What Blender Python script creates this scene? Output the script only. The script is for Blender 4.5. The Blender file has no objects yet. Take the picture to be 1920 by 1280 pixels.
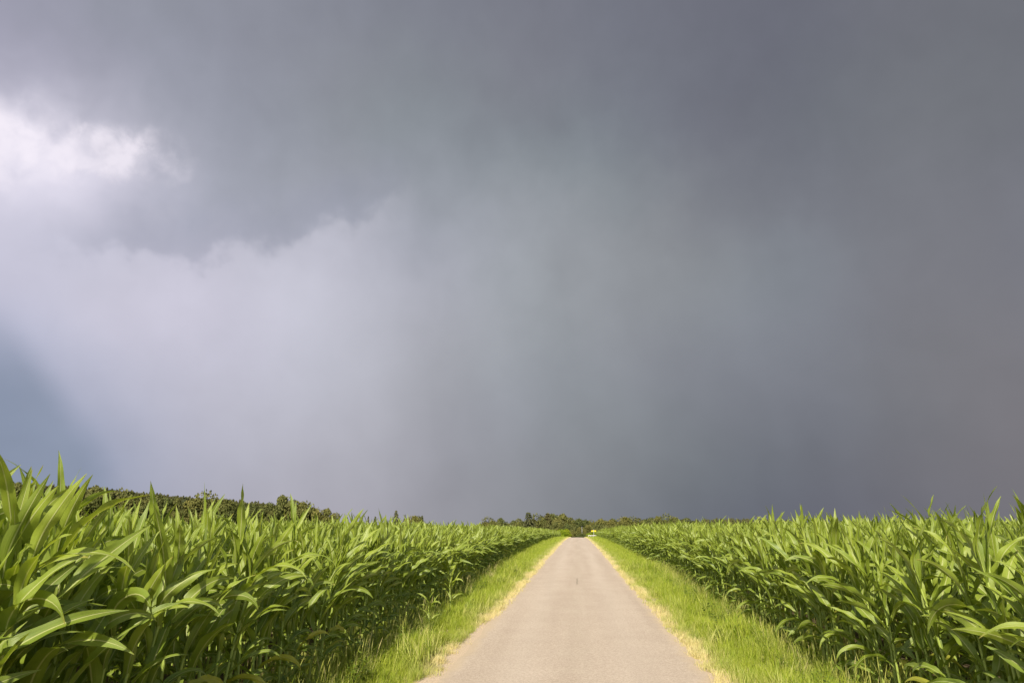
import bpy, math, random
import numpy as np
R = math.radians
rng = np.random.default_rng(11)
random.seed(5)
S = bpy.context.scene
COL = S.collection

# ------------------------------------------------------------------ camera, light, exposure
EYE = 1.66
cd = bpy.data.cameras.new('camera')
cam = bpy.data.objects.new('camera', cd)
COL.objects.link(cam)
cam.location = (0, 0, EYE)
cam.rotation_euler = (R(90 + 15.043), 0, R(5.302))
cd.sensor_width = 36
cd.lens = 24
cd.clip_start = 0.05
cd.clip_end = 6000
S.camera = cam
S.view_settings.view_transform = 'Standard'
S.view_settings.look = 'None'
S.view_settings.gamma = 1
EXPO = 0.5
S.view_settings.exposure = EXPO
S.cycles.max_bounces = 8
S.cycles.transparent_max_bounces = 8
SUN_EL, SUN_PHI = 41, -9          # the sun stands behind the camera and to its left
sd = bpy.data.lights.new('sun', 'SUN')
sd.energy = 4.8
sd.angle = R(0.6)
sd.color = (1, 0.92, 0.77)
sun = bpy.data.objects.new('sun', sd)
COL.objects.link(sun)
sun.rotation_euler = (R(90 - SUN_EL), 0, R(SUN_PHI))


def lin(h):
    def f(c):
        c /= 255
        return c / 12.92 if c <= 0.04045 else ((c + 0.055) / 1.055) ** 2.4
    return tuple(f(int(h[i:i + 2], 16)) for i in (0, 2, 4))


class E:
    """a socket with arithmetic"""
    nt = None

    def __init__(s, sock):
        s.s = sock

    @staticmethod
    def m(op, *a, clamp=False):
        n = E.nt.nodes.new('ShaderNodeMath')
        n.operation = op
        n.use_clamp = clamp
        for i, v in enumerate(a):
            if isinstance(v, E):
                E.nt.links.new(v.s, n.inputs[i])
            else:
                n.inputs[i].default_value = v
        return E(n.outputs[0])

    def __add__(s, o): return E.m('ADD', s, o)
    __radd__ = __add__
    def __mul__(s, o): return E.m('MULTIPLY', s, o)
    __rmul__ = __mul__
    def __sub__(s, o): return E.m('SUBTRACT', s, o)
    def __rsub__(s, o): return E.m('SUBTRACT', o, s)
    def __truediv__(s, o): return E.m('DIVIDE', s, o)


def N(t, **kw):
    n = E.nt.nodes.new(t)
    for k, v in kw.items():
        setattr(n, k, v)
    return n


def setin(n, k, v):
    if isinstance(v, E):
        E.nt.links.new(v.s, n.inputs[k])
    elif hasattr(v, 'is_output'):
        E.nt.links.new(v, n.inputs[k])
    else:
        n.inputs[k].default_value = v


def noise(vec, scale, detail=4, rough=0.5, dist=0.0, col=False):
    n = N('ShaderNodeTexNoise')
    setin(n, 'Vector', vec)
    setin(n, 'Scale', scale)
    setin(n, 'Detail', detail)
    setin(n, 'Roughness', rough)
    setin(n, 'Distortion', dist)
    return E(n.outputs['Color' if col else 'Fac'])


def sstep(x, a, b):
    n = N('ShaderNodeMapRange', interpolation_type='SMOOTHSTEP')
    setin(n, 'Value', x)
    setin(n, 'From Min', a)
    setin(n, 'From Max', b)
    return E(n.outputs[0])


def mix(f, a, b, mode='MIX'):
    n = N('ShaderNodeMix', data_type='RGBA', blend_type=mode)
    setin(n, 0, f)
    for k, v in ((6, a), (7, b)):
        if isinstance(v, tuple):
            v = (*v, 1)
        setin(n, k, v)
    return E(n.outputs[2])


def xyz(x, y, z):
    n = N('ShaderNodeCombineXYZ')
    for i, v in enumerate((x, y, z)):
        setin(n, i, v)
    return E(n.outputs[0])


def sep(v):
    n = N('ShaderNodeSeparateXYZ')
    setin(n, 0, v)
    return [E(o) for o in n.outputs]


# rows of storm cloud colour, one for each 4 degrees above the horizon, from west (left) to east, 5 degrees apart
SKY = '''8791aa 8891aa 979cb0 a8a8b7 aaa8b4 a8a6b1 a3a1ab 9a9aa2 909198 85888f 7b7f87 727680 6d707c 6c6e7a 6e6e78 726f76 747076 747076
8592ad 8793ae 959eb5 acadbe adadba abaab5 a5a5ae 9e9ea7 94969d 8b8e94 82868c 7a7f86 747982 72757e 73737b 777379 797478 797478
919cb6 969fb8 a9adc2 b9b8c6 b5b5c2 b2b2bd acacb6 a4a5ae 989ba4 8f949a 888d93 81868d 7b7e87 777a84 777980 7b797e 7d787d 7d797e
aeb2ca b0b4ca bebed0 c2c1d1 bdbdcb b7b8c4 b0b1bb a7a9b1 9ca0a8 93989f 8c9097 868992 80848d 7d8089 7c7e85 7e7d82 7c7b82 7b7b83
cbc9db cac8d9 cbc8d9 c8c5d6 c3c2d1 bcbdc9 b2b3be a9abb4 a0a4ab 979ca2 90939a 898d94 858a92 81858e 7f818a 7e7e85 7a7b85 7b7c86
cdcbdd bebfd1 b9b9c9 bbbaca bdbdcb babbc8 b2b3bf a9abb6 a1a6ad 9a9ea4 92969c 8b8f94 868b92 81878f 7f828a 7d7e86 7a7c86 787a84
d8d4e4 cecbdc b4b5c6 a6a9b8 a3a5b2 a3a6b2 a4a7b3 a2a5b0 9da1a9 979ba2 90949a 888b91 7f828a 797c85 7a7c85 797c84 747780 70737c
b0afc1 b3b3c2 aaabb9 9fa2af 999da8 979aa4 979ba5 969ba4 92989f 8f959c 899096 7f838b 777a83 72757f 73777f 757980 6f737a 6b6e77
9f9eb0 9f9faf 9a9dab 9598a5 9195a0 8e939b 8b9299 888e96 838991 80878e 7c828b 757883 70727d 6d707a 6e727b 6f737b 6b6f77 6a6d76
999aaa 9497a4 9194a1 90929f 8e919c 8c8f98 878c94 838890 80838c 7c7f89 777a85 737681 6f727d 6c6e7a 6b6e79 6b6d78 6b6e77 6a6d76
9899a9 9396a3 8e919d 8b8e9a 888b97 858894 828590 7f828d 7c7e89 797b86 757884 727480 6f717d 6c6e7a 6b6d79 6a6d78 6b6e77 6a6d76
9899a8 9295a2 8d909d 8a8d99 878a96 848793 80838f 7c7f8b 787b87 777985 757884 727480 6f717d 6c6e7a 6b6d79 6a6d78 6b6e78 6a6d76'''.split('\n')

W = bpy.data.worlds.new('World')
S.world = W
W.use_nodes = True
E.nt = W.node_tree
E.nt.nodes.clear()
gen = E(N('ShaderNodeTexCoord').outputs['Generated'])
dx, dy, dz = sep(gen)
az0 = E.m('ARCTAN2', dx, dy) * (180 / math.pi)
el0 = E.m('ARCSINE', dz) * (180 / math.pi)
P = xyz(az0 * 0.1, el0 * 0.1, 0.0)
w1 = sep(noise(P, 0.9, 3, 0.5, 0.0, True))
w2 = sep(noise(P, 3.2, 2.5, 0.45, 0.2, True))
hi = sstep(el0, 12, 24)
az = az0 + (w1[0] - 0.5) * 5.0 + (w2[0] - 0.5) * (hi * 3.2)
el = el0 + (w1[1] - 0.5) * 4.0 + (w2[1] - 0.5) * (hi * 3.2)
# rain: soft vertical curtains under the cloud base
azf = (az + 46) / 85
tt = E.m('MAXIMUM', E.m('MINIMUM', el / 4.0, 11.0), 0.0)
tot = None
for i, row in enumerate(SKY):
    cols = row.split()
    ramp = N('ShaderNodeValToRGB')
    ramp.color_ramp.interpolation = 'B_SPLINE'
    el_ = ramp.color_ramp.elements
    el_[0].position = 0
    el_[1].position = 1
    for k in range(1, len(cols) - 1):
        el_.new(k / (len(cols) - 1))
    for k, c in enumerate(cols):
        el_[k].color = (*lin(c), 1)
    setin(ramp, 0, azf)
    d = E.m('ABSOLUTE', tt - float(i))
    a = E.m('MAXIMUM', 2.0 - d, 0.0)
    b = E.m('MAXIMUM', 1.0 - d, 0.0)
    w = (a * a * a - 4.0 * (b * b * b)) / 6.0
    if i in (0, len(SKY) - 1):      # the outermost rows stand in for those beyond
        d2 = d + 1.0
        a2 = E.m('MAXIMUM', 2.0 - d2, 0.0)
        w = w + a2 * a2 * a2 / 6.0
    sc = N('ShaderNodeVectorMath', operation='SCALE')
    setin(sc, 0, ramp.outputs[0])
    setin(sc, 'Scale', w)
    if tot is None:
        tot = sc.outputs[0]
    else:
        ad = N('ShaderNodeVectorMath', operation='ADD')
        setin(ad, 0, tot)
        setin(ad, 1, sc.outputs[0])
        tot = ad.outputs[0]
storm = E(tot)
# the bright torn gap in the cloud to the west
fb = noise(P, 6.0, 5, 0.5, 0.3)
fb2 = noise(P, 2.6, 4, 0.5, 0.2)
ang = R(-16)


def ell(ca, ce, ra, re, rot=0.0, a=None, e=None):
    a = az0 if a is None else a
    e = el0 if e is None else e
    x, y = a - ca, e - ce
    c, s = math.cos(rot), math.sin(rot)
    u, v = (x * c + y * s) / ra, (y * c - x * s) / re
    return E.m('EXPONENT', (u * u + v * v) * -1.0)


aw = az0 + (w2[0] - 0.5) * 4.0
ew = el0 + (w2[1] - 0.5) * 3.0
fb_ = (fb - 0.5) * 1.25
g1 = sstep(ell(-46.0, 24.9, 5.8, 2.9, R(10), aw, ew) * (1.0 + fb_ * 1.3), 0.08, 0.95)
g2 = sstep(ell(-40.0, 26.1, 5.9, 1.8, R(7), aw, ew) * (1.0 + fb_ * 1.8), 0.14, 0.95)
g3 = ell(-43.8, 24.3, 6.6, 3.3, R(5), aw, ew)
bright = E.m('MAXIMUM', g1, g2 * 0.9)
storm = mix(g3 * 0.95, storm, lin('e4e0f0'))
storm = mix(sstep(az0, 19, 30) * 0.4, storm, lin('77787f'))
storm = mix(bright * 0.80 * sstep(fb2 + (fb - 0.5) * 0.4, 0.1, 0.55), storm, lin('f9f2fc'))
blue = (1.0 - sstep(az0 + (w1[0] - 0.5) * 2.5 + el0 * 0.50 + E.m('POWER', E.m('MAXIMUM', el0 / 10.0, 0.0), 3.0) * 1.0, -35.6, -32.4)) * (1.0 - sstep(el0 + (w1[1] - 0.5) * 4.0, 8.0, 16.5))
storm = mix(blue * 0.85, storm, lin('8893a8'))
# ragged lower edge of the dark shelf, pale billows hanging below it
fc = N('ShaderNodeFloatCurve')
cv = fc.mapping.curves[0]
pts = [(-48, 19.0), (-43, 20.0), (-39.5, 20.9), (-36, 21.4), (-33, 21.2), (-30, 21.9), (-27, 22.8), (-23.5, 24.2), (-20, 25.8), (-17, 27.6), (-12, 29.2), (-2, 30), (10, 29.5)]
for k, (a_, e_) in enumerate(pts):
    x_, y_ = (a_ + 50) / 70, e_ / 40
    if k < 2:
        cv.points[k].location = (x_, y_)
    else:
        cv.points.new(x_, y_)
fc.mapping.update()
setin(fc, 'Value', (az0 + 50) / 70)
bil = (noise(P, 3.0, 3, 0.5, 0.0) - 0.5) * 6.0 + 0.4
edge = E(fc.outputs[0]) * 40.0 - el0 + bil - 1.6 + (fb - 0.5) * 0.9
along = E.m('MULTIPLY', sstep(az0, -43, -36), 1.0 - sstep(az0, -20.5, -13))
under = sstep(edge, -0.9, 2.2) * E.m('EXPONENT', E.m('MAXIMUM', edge, 0.0) * -0.16) * along
above = (1.0 - sstep(edge, -0.3, 1.2)) * sstep(edge, -5.5, -0.5) * along
storm = mix(under * 0.36, storm, lin('dedbea'))
storm = mix(above * 0.30, storm, lin('8f93a6'))
# rain curtains and soft mottling
rn = noise(xyz(az0 * 0.20 + el0 * 0.02, el0 * 0.045, 3.0), 1.1, 1.5, 0.4)
rain = 1.0 + (rn - 0.5) * 0.15 * (1.0 - sstep(el0, 20, 31)) * sstep(az0, -30, -18)
bands = 1.0 + 0.06 * ell(-22, 10, 5.5, 13) - 0.045 * ell(-10.5, 6, 2.6, 9) - 0.05 * ell(-1.5, 10, 3.0, 13, 0.08) + 0.03 * ell(4.0, 12, 3.0, 12) - 0.10 * ell(13, 2, 12, 7)
mot = bands + (fb2 - 0.5) * 0.13 + (fb - 0.5) * 0.05 * hi
sc = N('ShaderNodeVectorMath', operation='SCALE')
setin(sc, 0, storm)
setin(sc, 'Scale', rain * mot * (10.0 / 2 ** EXPO))
storm = E(sc.outputs[0])
sky = N('ShaderNodeTexSky', sky_type='NISHITA', sun_disc=False)
sky.sun_elevation = R(SUN_EL)
sky.sun_rotation = R(180 - SUN_PHI)
sky.dust_density = 2.0
front = sstep(dy, -0.55, 0.25)
allsky = mix(front, E(sky.outputs[0]), storm)
bg = N('ShaderNodeBackground')
setin(bg, 0, allsky)
bg.inputs[1].default_value = 0.1
wo = N('ShaderNodeOutputWorld')
setin(wo, 0, bg.outputs[0])


# ------------------------------------------------------------------ helpers
def link(name, me, mat=None, parent=None):
    o = bpy.data.objects.new(name, me)
    COL.objects.link(o)
    if mat and not me.materials:
        me.materials.append(mat)
    if parent:
        o.parent = parent
    return o


def mesh(name, V, F, uv=None, attrs=None, smooth=True):
    me = bpy.data.meshes.new(name)
    V = np.asarray(V, dtype=np.float32)
    F = np.asarray(F, dtype=np.int32)
    me.vertices.add(len(V))
    me.vertices.foreach_set('co', V.ravel())
    n, k = F.shape
    me.loops.add(n * k)
    me.loops.foreach_set('vertex_index', F.ravel())
    me.polygons.add(n)
    me.polygons.foreach_set('loop_start', np.arange(0, n * k, k, dtype=np.int32))
    me.polygons.foreach_set('loop_total', np.full(n, k, dtype=np.int32))
    if uv is not None:
        l = me.uv_layers.new(name='UVMap')
        l.data.foreach_set('uv', np.asarray(uv, dtype=np.float32)[F.ravel()].ravel())
    for a, v in (attrs or {}).items():
        at = me.attributes.new(a, 'FLOAT', 'POINT')
        at.data.foreach_set('value', np.asarray(v, dtype=np.float32))
    me.update(calc_edges=True)
    if smooth:
        me.polygons.foreach_set('use_smooth', np.ones(n, dtype=bool))
    return me


class MB:
    def __init__(s):
        s.V, s.F, s.U, s.T, s.n = [], [], [], [], 0

    def add(s, V, F, U=None, tone=0.5):
        V = np.asarray(V, float)
        s.V.append(V)
        s.F.append(np.asarray(F, int) + s.n)
        s.U.append(np.zeros((len(V), 2)) if U is None else np.asarray(U, float))
        s.T.append(np.full(len(V), tone) if np.isscalar(tone) else tone)
        s.n += len(V)

    def mesh(s, name, smooth=True):
        return mesh(name, np.concatenate(s.V), np.concatenate(s.F), np.concatenate(s.U), {'tone': np.concatenate(s.T)}, smooth)


def tube(P_, r, n=8, cap=True):
    P_ = np.asarray(P_, float)
    r = np.broadcast_to(np.asarray(r, float), (len(P_),))
    V, F, U = [], [], []
    for i, p in enumerate(P_):
        t = P_[min(i + 1, len(P_) - 1)] - P_[max(i - 1, 0)]
        t /= np.linalg.norm(t) + 1e-9
        a = np.cross(t, (0.31, 0.95, 0.05))
        a /= np.linalg.norm(a)
        b = np.cross(t, a)
        for k in range(n):
            th = 2 * math.pi * k / n
            V.append(p + r[i] * (a * math.cos(th) + b * math.sin(th)))
            U.append((k / n, i / (len(P_) - 1)))
    for i in range(len(P_) - 1):
        for k in range(n):
            k2 = (k + 1) % n
            F.append((i * n + k, i * n + k2, (i + 1) * n + k2, (i + 1) * n + k))
    if cap:
        for base in (0, (len(P_) - 1) * n):
            c = len(V)
            V.append(P_[0 if base == 0 else -1])
            U.append((0.5, 0))
            for k in range(0, n, 2):
                F.append((base + k, base + (k + 1) % n, base + (k + 2) % n, c))
    return np.array(V), np.array(F), np.array(U)


def boxV(x0, x1, y0, y1, z0, z1):
    V = [(x, y, z) for x in (x0, x1) for y in (y0, y1) for z in (z0, z1)]
    F = [(0, 1, 3, 2), (4, 6, 7, 5), (0, 4, 5, 1), (2, 3, 7, 6), (0, 2, 6, 4), (1, 5, 7, 3)]
    return V, F


def tag(o, label, cat=None, group=None, kind=None):
    o['label'] = label
    if cat: o['category'] = cat
    if group: o['group'] = group
    if kind: o['kind'] = kind
    return o


def empty(name, loc, rz=0, sc=1):
    o = bpy.data.objects.new(name, None)
    COL.objects.link(o)
    o.location = loc
    o.rotation_euler = (0, 0, rz)
    o.scale = (sc, sc, sc) if np.isscalar(sc) else sc
    o.empty_display_size = 0.2
    return o


def material(name):
    m = bpy.data.materials.new(name)
    m.use_nodes = True
    E.nt = m.node_tree
    E.nt.nodes.clear()
    return m


def finish(color, rough=0.8, spec=0.3, transl=0.0, tcol=None, bump=None, metal=0.0):
    p = N('ShaderNodeBsdfPrincipled')
    setin(p, 'Base Color', (*color, 1) if isinstance(color, tuple) else color)
    setin(p, 'Roughness', rough)
    setin(p, 'Specular IOR Level', spec)
    setin(p, 'Metallic', metal)
    if bump is not None:
        b = N('ShaderNodeBump')
        setin(b, 'Height', bump[0])
        setin(b, 'Distance', bump[1])
        setin(b, 'Strength', bump[2] if len(bump) > 2 else 1.0)
        setin(p, 'Normal', b.outputs[0])
    out = N('ShaderNodeOutputMaterial')
    if transl:
        t = N('ShaderNodeBsdfTranslucent')
        setin(t, 0, tcol if tcol is not None else color)
        ms = N('ShaderNodeMixShader')
        setin(ms, 0, transl)
        setin(ms, 1, p.outputs[0])
        setin(ms, 2, t.outputs[0])
        setin(out, 0, ms.outputs[0])
    else:
        setin(out, 0, p.outputs[0])


def attr(name, kind='GEOMETRY', out='Fac'):
    n = N('ShaderNodeAttribute', attribute_type=kind)
    n.attribute_name = name
    return E(n.outputs[out])


def objrandom():
    return E(N('ShaderNodeObjectInfo').outputs['Random'])


# ------------------------------------------------------------------ terrain
def smooth(x):
    x = np.clip(x, 0, 1)
    return x * x * (3 - 2 * x)


def ground_z(x, y):
    x, y = np.asarray(x, float), np.asarray(y, float)
    t = np.clip(y - 50, 0, 265)
    z = -8.7e-5 * t * t
    r = np.hypot(x, y)
    a = np.degrees(np.arctan2(x, np.maximum(y, 1)))
    z = z + 24 * smooth((-a - 20) / 20) * smooth((r - 420) / 260)
    # the verge sinks a little from the road, the field soil is loose
    d = np.abs(x) - 1.8
    z = z - 0.07 * smooth(d / 1.2) * (y < 170) + 0.02 * np.sin(x * 1.9 + y * 0.7) * smooth((np.abs(x) - 2.2) / 2) * (r < 200)
    return z


def left_edge(y):
    y = np.asarray(y, float)
    return -(2.90 + np.clip((y - 8) / 30, 0, 1) * 0.90 - np.clip((y - 90) / 50, 0, 1) * 0.3)


def right_edge(y):
    y = np.asarray(y, float)
    return 2.88 + np.clip((y - 8) / 18, 0, 1) * 0.55 + np.clip((y - 100) / 50, 0, 1) * 0.5


RL, RR = -1.56, 1.43      # road edges

m_ground = material('soil_and_meadow')
px, py, pz = sep(E(N('ShaderNodeTexCoord').outputs['Object']))
Pg = xyz(px, py, 0.0)
n1 = noise(Pg, 0.9, 5, 0.6)
n2 = noise(Pg, 14.0, 5, 0.65)
n3 = noise(Pg, 55.0, 3, 0.6)
dr = E.m('MAXIMUM', RL - px, px - RR)
dd = dr + (n1 - 0.5) * 0.5 + (n2 - 0.5) * 0.25
soil = mix(n2, (0.055, 0.040, 0.022), (0.13, 0.10, 0.055))
turf = mix(n2, (0.07, 0.085, 0.018), (0.15, 0.15, 0.04))
sand = mix(sstep(n3, 0.3, 0.7), (0.40, 0.31, 0.22), (0.62, 0.50, 0.37))
verge = mix(sstep(dd, 0.12, 0.42), sand, turf)
col = mix(sstep(E.m('ABSOLUTE', px) + (n1 - 0.5), 2.7, 3.4), verge, soil)
far = mix(n1, (0.06, 0.10, 0.018), (0.11, 0.15, 0.03))
col = mix(sstep(py, 150, 175), col, far)
finish(col, 0.95, 0.1, bump=(n2 + n3 * 0.4, 0.03))


def axis(segs):
    out = []
    for a, b, s in segs:
        out += list(np.arange(a, b, s))
    out.append(segs[-1][1])
    return np.array(out)


def grid(xs, ys, zf):
    X, Y = np.meshgrid(xs, ys)
    V = np.stack([X, Y, zf(X, Y)], -1).reshape(-1, 3)
    nx = len(xs)
    i = np.arange(len(ys) - 1)[:, None] * nx + np.arange(nx - 1)[None]
    i = i.ravel()
    return V, np.stack([i, i + 1, i + nx + 1, i + nx], -1)


V, F = grid(axis([(-1600, -400, 60), (-400, -60, 17), (-60, -8, 3), (-8, 8, 0.4), (8, 60, 3), (60, 400, 17), (400, 1600, 60)]),
            axis([(-300, -20, 20), (-20, 60, 0.8), (60, 400, 5), (400, 900, 25), (900, 5200, 300)]), ground_z)
tag(link('ground', mesh('ground', V, F), m_ground), 'soil under the corn running out to low meadow and the wooded hill', kind='structure')

# ------------------------------------------------------------------ road
m_road = material('sun_bleached_asphalt')
tc = E(N('ShaderNodeTexCoord').outputs['Object'])
px, py, pz = sep(tc)
g1_ = noise(tc, 170.0, 2, 0.6)
g2_ = noise(tc, 60.0, 3, 0.65)
g3_ = noise(tc, 1.1, 4, 0.55)
g5_ = noise(tc, 26.0, 2, 0.7)
g4_ = noise(xyz(px * 2.2, py * 0.10, 0.0), 1.0, 4, 0.5)
vo = N('ShaderNodeTexVoronoi')
setin(vo, 'Vector', tc)
setin(vo, 'Scale', 120.0)
vc = sep(E(vo.outputs['Color']))[0]
base = mix(sstep(g4_ * 0.6 + g3_ * 0.4, 0.35, 0.65), (0.510, 0.435, 0.362), (0.575, 0.498, 0.420))
base = mix(sstep(g2_ * 0.35 + g5_ * 0.4 + vc * 0.25, 0.34, 0.66) * 0.48, mix(1.0, base, (0.62, 0.58, 0.54), 'MULTIPLY'), mix(1.0, base, (1.22, 1.20, 1.16), 'MULTIPLY'))
track = E.m('EXPONENT', E.m('POWER', (E.m('ABSOLUTE', px + 0.06) - 0.72) / 0.24, 2.0) * -1.0)
base = mix(track * 0.16, base, (0.55, 0.48, 0.40))
mid = E.m('EXPONENT', E.m('POWER', (px + 0.05) / 0.22, 2.0) * -1.0)
base = mix(mid * 0.10 * sstep(g3_, 0.3, 0.6), base, (0.30, 0.27, 0.19))
# one short tar-filled crack near the middle
ck = (1.0 - sstep(E.m('ABSOLUTE', px + 0.06 + (noise(tc, 3.0, 3) - 0.5) * 0.10), 0.01, 0.035)) * (1.0 - sstep(E.m('ABSOLUTE', py - 21.6), 0.8, 1.5))
base = mix(ck * 0.55, base, (0.16, 0.14, 0.10))
# sand and chaff blown in from the edges
ed = E.m('MINIMUM', px - RL, RR - px) + (noise(tc, 2.4, 5, 0.65) - 0.5) * 0.45
base = mix((1.0 - sstep(ed, 0.0, 0.20)) * 0.6, base, (0.47, 0.37, 0.25))
finish(base, 0.9, 0.2, bump=(g1_ + g2_ * 0.6 + vc * 0.5, 0.004, 0.8))
ys = axis([(-14, 40, 0.12), (40, 80, 0.5), (80, 300, 2)])
cs = np.linspace(0, 1, 13)
er = np.random.default_rng(2)


def wander(n, amp):
    w = er.normal(size=n + 40)
    k = np.exp(-np.linspace(-2, 2, 9) ** 2)
    k2 = np.ones(31) / 31
    return amp * (np.convolve(w, k / k.sum(), 'same') * 0.6 + np.convolve(w, k2, 'same') * 3)[20:-20]


bend = -0.00030 * np.clip(ys - 165, 0, 200) ** 2
lw, rw = RL + wander(len(ys), 0.030) + bend, RR + wander(len(ys), 0.030) + bend
X = lw[:, None] * (1 - cs) + rw[:, None] * cs
Y = np.repeat(ys[:, None], 13, 1)
crown = 0.035 * (1 - (2 * cs - 1) ** 2)
Z = ground_z(0 * X, Y) + 0.014 + crown
V = np.stack([X, Y, Z], -1).reshape(-1, 3)
i = (np.arange(len(ys) - 1)[:, None] * 13 + np.arange(12)[None]).ravel()
tag(link('road', mesh('road', V, np.stack([i, i + 1, i + 14, i + 13], -1)), m_road), 'narrow straight sun-bleached asphalt farm road between two corn fields', kind='structure')

# ------------------------------------------------------------------ corn
m_corn = material('corn_leaf')
uvn = N('ShaderNodeTexCoord')
u_, v_, _w = sep(E(uvn.outputs['UV']))
tone = attr('tone')
rnd = objrandom()
cen = E.m('ABSOLUTE', u_ - 0.5)
rib = 1.0 - sstep(cen, 0.025, 0.065)
vein = noise(xyz(u_ * 34.0, v_ * 1.2, tone * 9.0), 1.0, 2, 0.5)
blotch = noise(E(uvn.outputs['Object']), 6.0, 3, 0.5)
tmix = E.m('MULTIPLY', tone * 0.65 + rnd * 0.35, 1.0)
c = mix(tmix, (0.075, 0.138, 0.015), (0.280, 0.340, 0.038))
c = mix(sstep(blotch, 0.35, 0.7) * 0.4, c, (0.260, 0.325, 0.030))
c = mix(sstep(vein, 0.42, 0.66) * 0.22, c, (0.28, 0.32, 0.07))
c = mix(rib * 0.8, c, (0.46, 0.48, 0.20))
tip = sstep(v_ + (rnd - 0.5) * 0.16 + cen * 0.10, 1.02, 1.10)
c = mix(tip, c, (0.36, 0.31, 0.07))
old = sstep(tone, 0.955, 0.985)
c = mix(old * 0.7, c, (0.42, 0.40, 0.05))
tcl = mix(1.0, c, (1.5, 1.5, 0.55), 'MULTIPLY')
finish(c, 0.38 + 0.15 * vein, 0.45, 0.29, tcl, bump=(vein + rib * -1.2, 0.0015, 0.8))
m_stalk = material('corn_stalk')
uvn = N('ShaderNodeTexCoord')
u_, v_, _w = sep(E(uvn.outputs['UV']))
nd = noise(xyz(u_ * 6.0, v_ * 30.0, 0.0), 1.0, 3)
c = mix(nd, (0.22, 0.30, 0.05), (0.36, 0.42, 0.09))
c = mix((1.0 - sstep(v_, 0.05, 0.3)) * 0.6 * sstep(objrandom(), 0.3, 0.8), c, (0.34, 0.26, 0.09))
finish(c, 0.5, 0.35, bump=(nd, 0.002))


def corn_leaf(r, base, az_, L, Wd, e0, e1, wind, nseg=14, ncol=5, bendp=1.3, twist=0.0):
    """strip that rises from the stalk, bows over and streams with the wind (+Y)"""
    p = np.array(base, float)
    d0 = np.array([math.cos(az_), math.sin(az_)])
    wv = np.array([r.normal(0.10, 0.30), 1.0])
    ph, fr, amp = r.uniform(0, 6.28), r.uniform(14, 25), r.uniform(0.06, 0.20)
    curl = r.normal(0, 0.25)
    V, U = [], []
    cols = np.linspace(-1, 1, ncol)
    for i in range(nseg + 1):
        t = i / nseg
        k = wind * min(1, t * 2.2)
        h = d0 * (1 - k) + wv * k
        h /= np.linalg.norm(h) + 1e-6
        e = e0 + (e1 - e0) * t ** bendp
        T_ = np.array([h[0] * math.cos(e), h[1] * math.cos(e), math.sin(e)])
        if i:
            p = p + T_ * (L / nseg)
        s = np.cross(T_, (0, 0, 1.0))
        s /= np.linalg.norm(s) + 1e-6
        n = np.cross(s, T_)
        tw = twist * smooth((t - 0.1) / 0.7) + curl * t
        s2 = s * math.cos(tw) + n * math.sin(tw)
        n2_ = n * math.cos(tw) - s * math.sin(tw)
        w = Wd * 0.5 * (0.45 + 0.55 * smooth(t / 0.38)) * (1 - np.clip((t - 0.40) / 0.6, 0, 1) ** 1.7) ** 0.95
        w = max(w, 0.0008)
        fold = 0.62 * (1 - t) ** 1.2 + 0.14
        for c_ in cols:
            rp = amp * (math.sin(fr * t + ph + (1.9 if c_ > 0 else 0)) + 0.5 * math.sin(fr * 0.43 * t + 2 * ph)) * abs(c_) ** 1.5
            V.append(p + s2 * c_ * w * (1 - 0.12 * fold) + n2_ * (abs(c_) * fold + rp * 2.0) * w)
            U.append((c_ * 0.5 + 0.5, t))
    F_ = []
    for i in range(nseg):
        for c_ in range(ncol - 1):
            a = i * ncol + c_
            F_.append((a, a + 1, a + ncol + 1, a + ncol))
    return np.array(V), np.array(F_), np.array(U)


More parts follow.
